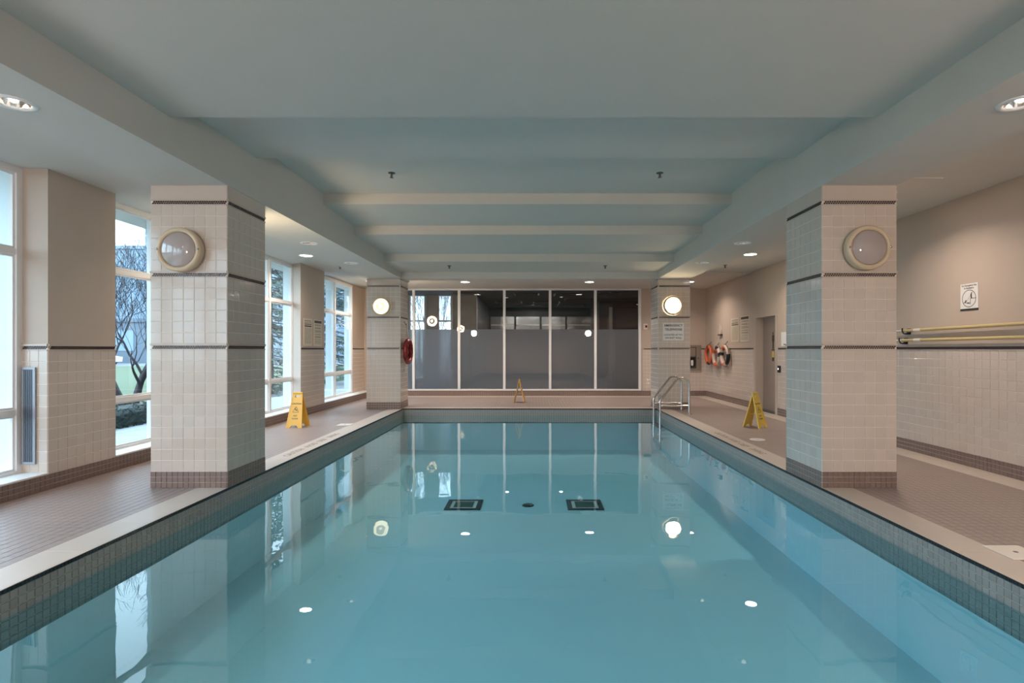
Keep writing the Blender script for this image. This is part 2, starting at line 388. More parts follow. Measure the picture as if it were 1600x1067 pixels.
# drains on the basin floor
def drain(x, lab):
    t = thing('main_drain', lab, 'drain', (x, 8.07, PZ), 0, None)
    b = MB()
    for a in ((-.26,.26,-.26,-.19),(-.26,.26,.19,.26),(-.26,-.19,-.19,.19),(.19,.26,-.19,.19)): b.box(*a, 0, .012)
    b.build('border', M['black'], t)
    MB().box(-.19, .19, -.19, .19, 0, .008).build('frame', M['white_plastic'], t)
    g = MB()
    for k in range(13): g.box(-.14, .14, -.14+k*.022, -.14+k*.022+.013, .008, .016)
    g.build('grate', M['darkgreen'], t)
M['darkgreen'] = mat('drain_green', (.07, .12, .10), .5)
drain(-1.02, 'square black-bordered drain left on the pool floor'); drain(.76, 'square black-bordered drain right on the pool floor')
t = thing('round_drain', 'small round black drain between the two square ones', 'drain', (-.075, 8.05, PZ))
MB().lathe([(.0, .014), (.075, .014), (.085, .006), (.09, 0)], 28).build('cover', M['black'], t)
MB().lathe([(.022, .0145), (.018, .019), (0, .02)], 16).build('hub', M['darkgrey'], t)
# water
wm = MB().add([(PL-.002, PY0, WZ), (PR+.002, PY0, WZ), (PR+.002, PY1, WZ), (PL-.002, PY1, WZ)], [(0,1,2,3)])
tag(wm.build('pool_water', M['water']), 'still turquoise water filling the indoor pool', 'water', kind='stuff')

# inlaid lettering on the coping
for (T0, words) in ((lambda y: frame((PL-.15, y, .0016), (0,1,0), (-1,0,0)), [('CAUTION', 6.9), ('AVOID', 7.52), ('DEEP', 7.98), ('DIVING', 8.36)]),
                    (lambda y: frame((PR+.15, y, .0016), (0,-1,0), (1,0,0)), [('CAUTION', 8.88), ('AVOID', 8.28), ('DEEP', 7.84), ('DIVING', 7.44)])):
    for wd, y in words: text(wd, .125, M['letter'], floor, T0(y), ext=.0006, align='LEFT', sx=.95)

# ------------------------------------------------------------------ columns
def column(x0, x1, y0, y1, label, detail):
    """detail: faces whose tiles are separate ('f' front, 'i' pool side)"""
    cx, cy = (x0+x1)/2, (y0+y1)/2
    t = thing('column', label, 'column', (cx, cy, 0), 0, None)
    hx, hy = (x1-x0)/2-.006, (y1-y0)/2-.006
    MB().box(-hx, hx, -hy, hy, -.02, BZ).build('core', M['grout'], t)
    fld, bs, bd, md, cp = MB(), MB(), MB(), MB(), MB()
    left = cx < 0
    faces = {'f': frame((-hx, -hy, 0), (1,0,0), (0,0,1)), 'b': frame((hx, hy, 0), (-1,0,0), (0,0,1)),
             'r': frame((hx, -hy, 0), (0,1,0), (0,0,1)), 'l': frame((-hx, hy, 0), (0,-1,0), (0,0,1))}
    inner = 'r' if left else 'l'
    for k, T in faces.items():
        wd = 2*hx if k in 'fb' else 2*hy
        big = (k == 'f' and 'f' in detail) or (k == inner and 'i' in detail)
        for (z, h, n) in ((.16, 1.19, 11), (1.407, .65, 6), (2.112, .65, 6)):
            one = big and not (k == inner and z > 2)
            tile_field(T @ Matrix.Translation((0, z, 0)), wd, h, 7, n, M['cream'], t, one, fld)
        tile_field(T @ Matrix.Translation((0, 2.817, 0)), wd, BZ-2.817, 1, 1, M['cream'], t, False, cp, c=.002, j=0)
        tile_field(T, wd, .16, 14, 3, M['base'], t, False, bs, d=.007, c=.002, j=.002)
        for z in (1.352, 2.058, 2.763): band(T @ Matrix.Translation((0, z, 0)), wd, bd, md)
    if fld.v: fld.build('tiling', M['cream'], t, kind='stuff')
    bs.build('base_tiling', M['base'], t, kind='stuff'); bd.build('mosaic_band', M['bead'], t, kind='stuff')
    md.build('moulding', M['mould'], t, kind='stuff'); cp.build('head_tile', M['cream'], t)
    return t
column(-3.735, -2.978, 5.32, 6.08, 'big cream tiled column at the left poolside, nearest the camera, with unlit lamp', 'fi')
column(2.812, 3.55, 5.32, 6.08, 'big cream tiled column at the right poolside, nearest the camera, with unlit lamp', 'fi')
column(-3.775, -3.0, 12.35, 13.1, 'far left cream tiled column with red lifebuoy on its side', '')
column(2.82, 3.56, 12.35, 13.1, 'far right cream tiled column bearing the emergency telephone notice', '')
for xx in (-3.36, 3.18):     # pair behind the camera: only their mirror image and light reach the picture
    o = MB().box(xx-.37, xx+.37, -1.71, -.95, 0, BZ).build('column', M['cream']); tag(o, 'cream tiled column behind the viewpoint', 'column', 'columns behind the viewpoint')

# ------------------------------------------------------------------ bulkhead lamps
def bulkhead(x, y, z, label, face=-1, state='off', group=None):
    t = thing('bulkhead_lamp', label, 'lamp', (x, y, z), 0, group)
    T = frame((0, 0, 0), (1,0,0), (0,0,1)) if face < 0 else frame((0, 0, 0), (-1,0,0), (0,0,1))
    MB().lathe([(.205, 0), (.213, .015), (.213, .075), (.205, .09), (.185, .094), (.172, .086), (.168, .070)], 48, T).build('ring', M['ring'], t)
    dome = [(.170*math.cos(a), .068+.055*math.sin(a)) for a in [i*PI/2/9 for i in range(10)]]
    dome[-1] = (.0005, dome[-1][1])
    if state == 'off':
        MB().lathe(dome, 40, T).build('dome', M['dome_off'], t)
    elif state == 'bright':
        MB().lathe(dome, 40, T).build('dome', M['dome_bright'], t)
    else:
        MB().lathe(dome, 40, T).build('dome', M['dome_soft' if face < 0 else ('dome_behind' if y < 0 else 'dome_rear')], t)
        MB().lathe([(.105, .1135), (.09, .119), (.045, .1265), (.04, .1255)], 32, T).build('bulb_glow', M['dome_hot'], t)
    for a in (0, PI): MB().lathe([(.012, .094), (.010, .099), (.001, .100)], 12, T @ Matrix.Translation((.195*math.cos(a), .195*math.sin(a), 0))).build('screw', M['chrome'], t)
    return t
bulkhead(-3.405, 5.314, 2.31, 'unlit round bulkhead lamp on the near left column')
bulkhead(3.225, 5.314, 2.33, 'unlit round bulkhead lamp on the near right column')
bulkhead(-3.42, 12.344, 2.32, 'lit yellowish round lamp on the far left column', state='soft')
bulkhead(3.145, 12.344, 2.34, 'brightly glowing white round lamp on the far right column', state='bright')
bulkhead(-3.405, 6.086, 2.32, 'lit round lamp on the rear of the near left column, seen mirrored in the glazing', 1, 'soft')
bulkhead(-3.45, 13.106, 2.32, 'lit round lamp on the rear of the far left column, seen mirrored in the glazing', 1, 'soft')
for x in (-3.55, 3.30): bulkhead(x, -.944, 2.32, 'lit round lamp on a column behind the viewpoint', 1, 'soft', 'lamps behind the viewpoint')

# ------------------------------------------------------------------ downlights
def downlight(x, y, z, label, group=None, power=LAMP_W):
    t = thing('downlight', label, 'ceiling light', (x, y, z), 0, group)
    MB().lathe([(.108, -.004), (.118, -.012), (.138, -.010), (.145, 0), (.145, .002)], 40).build('trim', M['white'], t)
    MB().lathe([(.110, -.004), (.06, -.009), (.0005, -.010)], 32).build('lens', M['lens_on'], t)
    area_light('downlight_beam', (0, 0, -.016), .2, power, parent=t, spread=math.radians(140))
for y, ll, rl in ((14.1, 'far left round downlight near the far left column', 'far right round downlight near the far right column'),
                  (10.1, 'lit round downlight over the left walkway, second from the glazing', 'lit round downlight over the right walkway, near the door'),
                  (6.15, None, None), (2.1, None, None), (-2.2, None, None)):
    g = None if ll else 'downlights over the walkways out of view'
    if y < 0: LAMP_W = 60.0
    downlight(-4.2 if y != 6.15 else -3.95, y if y != 6.15 else 7.6, AL if y < 12.6 else 3.12, ll or 'round downlight over the walkway, hidden or out of frame', g, LAMP_W)
    LAMP_W = LAMP_W
    downlight(4.08 if y != 6.15 else 4.03, y+.15, AR if y < 12.6 else 3.12, rl or 'round downlight over the walkway, hidden or out of frame', g, LAMP_W)
downlight(-1.78, 14.3, 3.12, 'left round downlight before the frosted glazing', None, 30); downlight(1.475, 14.3, 3.12, 'right round downlight before the frosted glazing', None, 30)
for x in (-1.6, 1.5): downlight(x, -3.8, 2.95, 'unseen round downlight added behind the viewpoint for ambient light', 'fill downlights added behind the viewpoint', 80)  # unseen pair added behind the camera to raise the ambient light
def can(x, y, label, group=None, on=True):
    t = thing('recessed_spotlight', label, 'ceiling light', (x, y, BZ), 0, group)
    MB().lathe([(.128, .001), (.124, -.008), (.100, -.010), (.090, 0), (.088, .004)], 40).build('trim', M['white'], t)
    MB().lathe([(.090, 0), (.082, .05), (.066, .11), (.03, .135), (.001, .137)], 32).build('reflector', M['reflector'], t)
    MB().lathe([(.001, .025), (.018, .032), (.028, .05), (.026, .07), (.014, .10), (.012, .135)], 20).build('bulb', M['bulb' if on else 'bulb_dim'], t)
names = ['nearest the camera', 'middle one', 'farthest one']
for i, (x, y) in enumerate(HL): can(x, y, 'recessed spotlight in the left beam soffit, %s' % names[i], on=(i == 0))
for i, (x, y) in enumerate(HR): can(x, y, 'recessed spotlight in the right beam soffit, %s' % names[i], on=(i == 0))
def sprinkler(x, y, z, label):
    t = thing('sprinkler_head', label, 'sprinkler', (x, y, z))
    MB().lathe([(.045, 0), (.043, -.006), (.022, -.012), (.001, -.012)], 24).build('escutcheon', M['darkgrey'], t)
    MB().tube([(0,0,-.01), (0,0,-.05)], .009, 8).tube([(-.014,0,-.02), (-.016,0,-.045), (0,0,-.058), (.016,0,-.045), (.014,0,-.02)], .003, 6).build('yoke', M['darkgrey'], t)
    MB().lathe([(.001, -.056), (.024, -.058), (.024, -.061), (.001, -.061)], 16).build('deflector', M['darkgrey'], t)
sprinkler(-1.775, 6.85, 3.565, 'dark sprinkler head on the left of the highest ceiling panel')
sprinkler(1.59, 6.85, 3.565, 'dark sprinkler head on the right of the highest ceiling panel')
sprinkler(-1.755, 11.43, 3.105, 'small sprinkler head left on the last ceiling step')
sprinkler(1.51, 11.43, 3.105, 'small sprinkler head right on the last ceiling step')
sprinkler(-4.03, 11.4, AL, 'sprinkler head on the ceiling over the left walkway')
sprinkler(4.07, 11.57, AR, 'sprinkler head on the ceiling over the right walkway')

# ------------------------------------------------------------------ left wall: curb, piers, windows
piers = [(WF, -5.2), (-1.5, -.6), (5.25, 6.1), (10.95, 12.2)]
wlm = MB().box(-5.25, WL-.006, WF, WB, -.3, .15)
wall_left = struct('wall_left', wlm, M['wall'])
fld, bs, bd, md, gr = MB(), MB(), MB(), MB(), MB()
gr.box(WL-.008, WL-.004, 0, WB, 0, .152)
def wains(T, wd, single, skip=None, n=None):
    n = n or max(1, round(wd/.108))
    tile_field(T @ Matrix.Translation((0, .152, 0)), wd, 1.19, n, 11, M['cream'], cur, single, fld, skip=skip)
    band(T @ Matrix.Translation((0, 1.347, 0)), wd, bd, md)
cur = wall_left
GRILLE = dict(x0=.13, x1=.22)
for (a, b) in piers:
    sp = .27 if a == 10.95 else 0.0          # this pier's cheek is splayed
    xf = WL-.006; zt = AL+.02
    MB().add([(-5.0, a+sp, .15), (xf, a, .15), (xf, b, .15), (-5.0, b, .15), (-5.0, a+sp, zt), (xf, a, zt), (xf, b, zt), (-5.0, b, zt)],
             [(0,3,2,1),(4,5,6,7),(0,1,5,4),(1,2,6,5),(2,3,7,6),(3,0,4,7)]).build('pier', M['wall'], wall_left)
    MB().box(-5.14, -5.002, a+sp, b, -.3, 3.6).build('outer_pier', M['ext_pier'], wall_left)
    if b > 0:
        gr.box(WL-.006, WL-.0045, a, b, .15, 1.36)
        near = a == 5.25
        wains(frame((WL-.0045, a, 0), (0,1,0), (0,0,1)), b-a, near, n=8 if near else None)
        if not sp:
            gr.box(GL+.03, WL-.008, a-.0015, a, .15, 1.36)
            # the pier's cheek facing the camera
            sk = (lambda x0, x1, z0, z1: .095 < (x0+x1)/2 < .20 and z0 > .09-.02 and z1 < 1.04) if near else None
            wains(frame((GL+.03, a-.0015, 0), (1,0,0), (0,0,1)), (WL-.006)-(GL+.03), near, skip=None, n=3)
            bs_w = (WL-.006)-(GL+.03)
ex = GL+.03                                   # end stretch of wall, set back behind the ledge
MB().box(-5.0, ex-.0015, 14.85, WB, .15, AL+.02).build('pier', M['wall'], wall_left)
MB().box(-5.14, -5.002, 14.85, WB, -.3, 3.6).build('outer_pier', M['ext_pier'], wall_left)
gr.box(ex-.0015, ex, 14.85, WB, .15, 1.36); wains(frame((ex, 14.85, 0), (0,1,0), (0,0,1)), WB-14.85, False)
MB().bbox(ex, WL+.004, 14.85, WB, .148, .168).build('ledge', M['white'], wall_left)
# curb base tiles
tile_field(frame((WL-.004, 2.0, 0), (0,1,0), (0,0,1)), WB-2.0, .152, int((WB-2)/.0525), 3, M['base'], None, False, bs, d=.006, c=.002, j=.002)
bs.build('base_tiling', M['base'], wall_left, kind='stuff')
fld.build('tiling', M['cream'], wall_left, kind='stuff'); bd.build('mosaic_band', M['bead'], wall_left, kind='stuff'); md.build('moulding', M['mould'], wall_left, kind='stuff')
gr.build('grout_bed', M['grout'], wall_left)
# long grille on the near pier's cheek
t = thing('air_grille', 'tall narrow blue-grey air grille on the near left pier', 'grille', (-4.835, 5.242, .25))
g = MB()
for a in ((-.065, -.045, 0, .93), (.045, .065, 0, .93), (-.045, .045, 0, .022), (-.045, .045, .908, .93)): g.box(a[0], a[1], -.016, 0, a[2], a[3])
g.build('frame', M['grille_frame'], t)
MB().box(-.045, .045, -.003, 0, .02, .91).build('backing', M['darkgrey'], t)
for k in range(5): MB().box(-.042+k*.0175, -.031+k*.0175, -.012, -.003, .02, .91).build('louvre', M['grille'], t)

def window_unit(name, y0, y1, mull, z0=.15, z1=AL, top=2.28, low=.75, detail=True):
    root = struct(name, MB().box(GL-.05, GL+.04, y0, y0+.06, z0+.045, z1-.06).box(GL-.05, GL+.04, y1-.06, y1, z0+.045, z1-.06).box(GL-.05, GL+.04, y0, y1, z1-.06, z1+.01).box(GL-.05, GL+.04, y0, y1, z0, z0+.045), M['white'])
    MB().bbox(GL+.02, WL+.004, y0, y1, z0-.002, z0+.018).build('sill', M['white'], root)
    ys = [y0+.06]+mull+[y1-.06]
    for y in (mull if name == 'window_1' else []): MB().bbox(-5.14, GL-.052, y-.03, y+.03, z0-.3, z1+.1).build('outer_fin', M['ext_pier'], root)
    for y in mull: MB().bbox(GL-.05, GL+.045, y-.035, y+.035, z0+.045, z1-.06).build('mullion', M['white'], root)
    for i in range(len(ys)-1):
        a = ys[i]+(.035 if i else 0); b = ys[i+1]-(.035 if i < len(ys)-2 else 0)
        MB().bbox(GL-.04, GL+.035, a, b, top-.03, top+.03).build('transom', M['white'], root)
        MB().bbox(GL-.04, GL+.035, a, b, low-.03, low+.03).build('rail', M['white'], root)
        for (p, q) in ((z0+.045, low-.03), (low+.03, top-.03), (top+.03, z1-.06)):
            MB().box(GL-.006, GL, a-.005, b+.005, p-.005, q+.005).build('pane', M['glass'], root)
            for (c0, c1) in ((a, a+.018), (b-.018, b)):
                pass
        bd_ = MB()
        for (p, q) in ((z0+.045, low-.03), (low+.03, top-.03), (top+.03, z1-.06)):
            bd_.box(GL, GL+.02, a, a+.02, p, q).box(GL, GL+.02, b-.02, b, p, q).box(GL, GL+.02, a+.02, b-.02, p, p+.02).box(GL, GL+.02, a+.02, b-.02, q-.02, q)
        bd_.build('glazing_bead', M['white'], root)
    return root
window_unit('window_1', 12.2, 14.85, [13.55])
window_unit('window_2', 6.1, 11.20, [7.10, 8.13, 9.16, 10.19])
window_unit('window_3', -.6, 5.25, [.4, 1.37, 2.34, 3.31, 4.28])
window_unit('window_4', -5.2, -1.5, [-4.3, -3.4, -2.45])
# window portals only guide the sky's own light through the openings
for (a, b) in ((12.2, 14.85), (6.1, 11.20), (-.6, 5.25), (-5.2, -1.5)):
    l = bpy.data.lights.new('sky_portal', 'AREA'); l.shape = 'RECTANGLE'; l.size = b-a; l.size_y = 2.95; l.cycles.is_portal = True
    o = bpy.data.objects.new('sky_portal', l); COL.objects.link(o); o.matrix_world = frame((GL-.08, (a+b)/2, 1.62), (0,-1,0), (0,0,1)) @ Matrix.Rotation(0, 4, 'X')

# ------------------------------------------------------------------ right wall with door
DY0, DY1, DZ = 11.30, 12.36, 2.10
r_ = MB().box(WR, WR+.35, WF, DY0, -.3, AR+.1).box(WR, WR+.35, DY1, WB+.3, -.3, AR+.1).box(WR, WR+.35, DY0, DY1, DZ, AR+.1)
wall_right = struct('wall_right', r_, M['wall']); cur = wall_right
fld, bs, bd, md, gr = MB(), MB(), MB(), MB(), MB()
def rightT(y): return frame((WR-.0015, y, 0), (0,-1,0), (0,0,1))     # x runs towards the camera
# nearest stretch: separate tiles
cur = wall_right
for (ya, yb, single) in ((WB-.0, DY1+.08, False), (DY0-.08, 7.62, False), (7.62, 5.46, True), (5.46, 2.0, False)):
    wd = ya-yb
    gr.box(WR-.0015, WR, yb, ya, .0, 1.36)
    wains(rightT(ya), wd, single)
    tile_field(rightT(ya), wd, .152, int(wd/.0525), 3, M['base'], None, False, bs, d=.006, c=.002, j=.002)
fld.build('tiling', M['cream'], wall_right, kind='stuff'); bs.build('base_tiling', M['base'], wall_right, kind='stuff')
bd.build('mosaic_band', M['bead'], wall_right, kind='stuff'); md.build('moulding', M['mould'], wall_right, kind='stuff'); gr.build('grout_bed', M['grout'], wall_right)
dr = struct('door_1', MB().bbox(WR+.16, WR+.205, DY0+.045, DY1-.045, .01, DZ-.045), M['door'])
MB().box(WR-.006, WR+.21, DY0-.05, DY0+.04, 0, DZ-.04).box(WR-.006, WR+.21, DY1-.04, DY1+.05, 0, DZ-.04).box(WR-.006, WR+.21, DY0-.05, DY1+.05, DZ-.04, DZ+.05).build('frame', M['wall'], dr)
MB().box(WR+.02, WR+.2, DY0, DY1, 0, .012).build('threshold', M['darkgrey'], dr)
Td = frame((WR+.158, 11.80, 0), (0,-1,0), (0,0,1))
pic = MB(); pic.lathe([(.028, .002), (.001, .002)], 18, Td @ Matrix.Translation((0, 1.70, 0)))
pic.box(-.035, .035, 1.50, 1.665, 0, .002, Td).box(-.05, -.038, 1.53, 1.66, 0, .002, Td).box(.038, .05, 1.53, 1.66, 0, .002, Td).box(-.03, -.005, 1.36, 1.5, 0, .002, Td).box(.005, .03, 1.36, 1.5, 0, .002, Td)
pic.box(-.08, .08, 1.33, 1.35, 0, .002, Td)
pic.build('pictogram', M['print'], dr, label='dark standing figure pictogram')
yb_ = MB().box(-.05, .05, 1.18, 1.31, 0, .002, Td).build('sticker', M['yellow'], dr, label='yellow notice above a dark one')
MB().box(-.045, .045, 1.10, 1.18, 0, .002, Td).build('sticker', M['print'], dr)
MB().tube([tuple(Td @ Vector(p)) for p in ((.35, 1.02, .0), (.35, 1.02, .05), (.25, 1.02, .05))], .010, 8).build('handle', M['chrome'], dr)
t = thing('card_reader', 'small black card reader with glowing light beside the door', 'card reader', (WR, 11.12, .95))
MB().bbox(-.035, 0, -.045, .045, -.07, .07).build('housing', M['black'], t)
MB().lathe([(.018, .002), (.001, .004)], 16, frame((-.035, .01, .005), (0,-1,0), (0,0,1))).build('light', M['led'], t)
t = thing('paper_notice', 'narrow white notice by the door, half hidden behind the near right column', 'notice', (WR-.002, 10.95, 1.42))
MB().box(-.004, 0, -.11, .11, 0, .28).build('sheet', M['paper'], t); MB().box(-.006, -.004, -.09, .0, .02, .04).build('print', M['print'], t)

# ------------------------------------------------------------------ back wall and interior glazing
wb = MB().box(-5.2, WR+.35, WB, WB+.2, -.3, .155).box(3.13, WR+.35, WB, WB+.2, .155, 3.12).box(-5.2, -4.66, WB, WB+.2, .155, 3.12).box(-5.2, 3.13, WB, WB+.2, 3.12, 3.7)
wall_back = struct('wall_back', wb, M['wall']); cur = wall_back
fld, bs, bd, md, gr = MB(), MB(), MB(), MB(), MB()
Tb = frame((3.20, WB-.0015, 0), (1,0,0), (0,0,1)); gr.box(3.20, WR, WB-.0015, WB, .15, 1.36); wains(Tb, WR-3.20, False)
tile_field(frame((WL, WB-.0015, 0), (1,0,0), (0,0,1)), WR-WL, .152, int((WR-WL)/.0525), 3, M['base'], None, False, bs, d=.006, c=.002, j=.002)
fld.build('tiling', M['cream'], wall_back, kind='stuff'); bs.build('base_tiling', M['base'], wall_back, kind='stuff')
bd.build('mosaic_band', M['bead'], wall_back, kind='stuff'); md.build('moulding', M['mould'], wall_back, kind='stuff'); gr.build('grout_bed', M['grout'], wall_back)
mx_ = [-4.62, -3.48, -2.157, -.839, .494, 1.814, 3.105]
win = struct('window_5', MB().box(-4.66, 3.14, WB-.02, WB+.06, .155, .20).box(-4.66, 3.14, WB-.02, WB+.06, 3.075, 3.12), M['white'])
win['label'] = 'white framed interior glazing, frosted to eye height'
for x in mx_: MB().bbox(x-.036, x+.036, WB-.022, WB+.062, .20, 3.075).build('mullion', M['white'], win)
for i in range(6):
    a, b = mx_[i]+.036, mx_[i+1]-.036
    p = MB().box(a, b, WB+.01, WB+.018, .20, 3.075).build('pane', M['glass_dark'], win)
    MB().box(a, b, WB+.020, WB+.0205, .20, 1.937).build('frosted_film', M['film'], p)
# fire call point on the strip of wall right of the glazing
t = thing('call_point', 'small red and white fire call point right of the glazing', 'fire alarm', (3.27, WB, 1.93))
MB().bbox(-.06, .06, -.02, 0, 0, .17).build('plate', M['white_plastic'], t); MB().bbox(-.01, .045, -.045, -.02, .055, .125).build('button_box', M['red'], t)
# recessed cabinet with a handset
t = thing('telephone_cabinet', 'grey wall cabinet with dark telephone on the back wall beside the far right column', 'cabinet', (4.62, WB-.002, .74))
g = MB()
for a in ((-.26, .26, 0, .06), (-.26, .26, .68, .74), (-.26, -.22, .06, .68), (.12, .26, .06, .68)): g.box(a[0], a[1], -.05, 0, a[2], a[3])
g.build('frame', M['steelbox'], t)
MB().box(-.22, .12, -.012, 0, .06, .68).build('backplate', M['darkgrey'], t)
MB().bbox(-.20, .10, -.035, -.012, .40, .66).build('upper_door', M['steelbox'], t)
MB().bbox(-.10, .08, -.06, -.012, .12, .37, .01).build('telephone_base', M['black'], t)
MB().bbox(-.045, .02, -.085, -.06, .14, .30, .008).build('handset', M['white_plastic'], t)
MB().lathe([(.02, 0), (.02, .01), (.001, .012)], 16, frame((.17, -.05, .36), (1,0,0), (0,0,1))).build('lock', M['darkgrey'], t)
# wall behind the viewpoint
struct('wall_front', MB().box(-5.4, 5.4, WF-.2, WF, -.3, 3.7), M['wall'])

# ------------------------------------------------------------------ room beyond the glazing (gym)
gy = MB().box(-5.2, -1.84, 17.8, 17.95, -.2, .35).box(-5.2, -1.84, 17.8, 17.95, 3.1, 3.7).box(-5.2, -4.02, 17.8, 17.95, .35, 3.1).box(-3.48, -3.08, 17.8, 17.95, .35, 3.1).box(-2.62, -1.84, 17.8, 17.95, .35, 3.1)
gym = struct('wall_gym', gy, M['wall'])
MB().box(-1.99, -1.84, 17.95, 23.2, -.2, 3.7).build('side_wall', M['gym_dark'], gym)
MB().box(-1.9, 5.4, 23.1, 23.3, -.2, 3.7).build('rear_wall', M['gym_dark'], gym)
MB().box(2.42, 5.4, 20.0, 23.1, -.2, 3.7).build('wood_wall', M['gym_wood'], gym)
for (a, b) in ((2.78, 2.90), (4.1, 4.2)): MB().box(a, b, 19.96, 20.0, 0, 2.9).build('door_casing', M['wall'], gym)
MB().box(5.2, 5.4, 16.1, 20.0, -.2, 3.7).build('side_wall', M['gym_wood'], gym)
MB().box(-5.4, -5.2, 16.1, 17.95, -.2, .5).box(-5.4, -5.2, 16.1, 17.95, 3.1, 3.7).build('side_wall', M['wall'], gym)
MB().box(-5.26, -5.255, 16.1, 17.95, .5, 3.1).build('added_daylight_pane', M['glass'], gym)  # glazed opening added to bring daylight onto the left frosted panes
for i in range(4):
    x0 = -1.84+i*1.08
    MB().bbox(x0+.04, x0+1.04, 23.05, 23.1, 0, 2.74, .006).build('mirror_panel', M['gym_mirror'], gym)
    for (a, b) in ((2.36, 2.41), (2.12, 2.15)): MB().box(x0+.06, x0+1.02, 23.02, 23.05, a, b).build('mirror_rail', M['white'], gym)
struct('floor_gym', MB().box(-5.4, -1.99, 16.1, 17.95, -.3, .0).box(-1.99, 5.4, 16.1, 23.3, -.3, .0), M['gym_floor'])
gc = struct('ceiling_gym', MB().box(-5.4, -1.99, 16.1, 17.95, 3.12, 3.4).box(-1.99, 5.4, 16.1, 23.3, 3.12, 3.4), M['gym_ceiling'])
for (x, y, s) in ((-2.1, 17.3, .35), (-.2, 17.3, .35), (1.1, 17.5, .4), (2.4, 17.2, .35), (-.9, 20.3, .45), (.5, 20.4, .45), (1.6, 19.3, .45), (1.5, 21.5, .5), (-.2, 22.2, .5)):
    MB().box(x-s, x+s, y-.3, y+.3, 3.095, 3.12).build('ceiling_vent', M['gym_dark'], gc)
    for q in (x-s-.05, x+s): MB().box(q, q+.05, y-.3, y+.3, 3.09, 3.12).build('vent_trim', M['gym_mirror'], gc)
gw = struct('window_6', MB().box(-4.02, -3.48, 17.80, 17.86, 2.25, 2.31).box(-3.08, -2.62, 17.80, 17.86, 2.25, 2.31).box(-3.55, -3.48, 17.78, 17.80, .4, 3.1).box(-2.69, -2.62, 17.78, 17.80, .4, 3.1).box(-4.02, -2.62, 17.78, 17.80, .35, .4), M['white'])
MB().box(-4.02, -3.48, 17.87, 17.875, .35, 3.1).build('pane', M['glass'], gw); MB().box(-3.08, -2.62, 17.87, 17.875, .35, 3.1).build('pane', M['glass'], gw)
def treadmill(x, y, lab):
    t = thing('treadmill', lab, 'treadmill', (x, y, 0))
    MB().bbox(-.38, .38, -.8, .8, .06, .2, .03).build('running_deck', M['darkgrey'], t)
    for s_ in (-1, 1): MB().tube([(s_*.36, .75, .1), (s_*.36, .6, 1.1), (s_*.36, .1, 1.0)], .035, 8).build('handrail', M['darkgrey'], t)
    MB().bbox(-.4, .4, .5, .62, 1.1, 1.45, .03).build('console', M['black'], t)
    MB().box(-.34, .34, -.7, .7, .2, .21).build('belt', M['rubber'], t)
    for a in (-.36, .3):
        for b in (-.78, .7): MB().box(a, a+.06, b, b+.08, 0, .07).build('foot', M['rubber'], t)
treadmill(1.75, 17.5, 'dark exercise machine behind the fourth frosted pane'); treadmill(-.9, 17.6, 'dark exercise machine behind the second frosted pane')
for (x, y, p_, w_) in ((-.9, 18.6, 28, 'left'), (.95, 18.4, 18, 'middle'), (.0, 21.6, 30, 'rearmost'), (3.7, 17.6, 5, 'right')):  # small ceiling lights added only to brighten the gym
    t = thing('gym_fill_light', 'small round light added to brighten the dark gym, %s one' % w_, 'ceiling light', (x, y, 3.12), 0, 'fill lights added in the gym')
    MB().lathe([(.05, 0), (.065, -.008), (.075, 0)], 24).build('trim', M['white'], t); MB().lathe([(.05, -.002), (.001, -.004)], 20).build('lens', M['bulb_dim'], t)
    area_light('gym_fill_beam', (0, 0, -.01), .09, p_, (1, .93, .86), parent=t)

# ------------------------------------------------------------------ pool ladder
t = thing('pool_ladder', 'shiny steel pool ladder with two grab rails at the right pool edge', 'ladder', (3.0, 11.7, 0))
def arc(c0, r, a0, a1, n=7): return [(c0[0]+r*math.cos(a0+(a1-a0)*i/(n-1)), 0, c0[1]+r*math.sin(a0+(a1-a0)*i/(n-1))) for i in range(n)]
for dy in (-.3, .3):
    up = [(-.35, 0, -.75), (-.35, 0, .24), (-.345, 0, .275), (-.325, 0, .31)] + [(-.02, 0, .70), (.01, 0, .735), (.05, 0, .755)] + arc((.10, .60), .16, PI/2, 0, 8) + [(.26, 0, .01)]
    MB().tube([(x, dy, z) for x, y, z in up], .021, 12).build('grab_rail', M['chrome'], t)
    MB().tube([(-.35, dy, .175), (.26, dy, .175)], .019, 12).build('cross_bar', M['chrome'], t)
    MB().lathe([(.001, .02), (.03, .02), (.05, .008), (.052, 0)], 20, Matrix.Translation((.26, dy, 0))).build('flange', M['chrome'], t)
for z in (-.30, -.55): MB().bbox(-.40, -.28, -.28, .28, z, z+.03, .008).build('tread', M['chrome'], t)

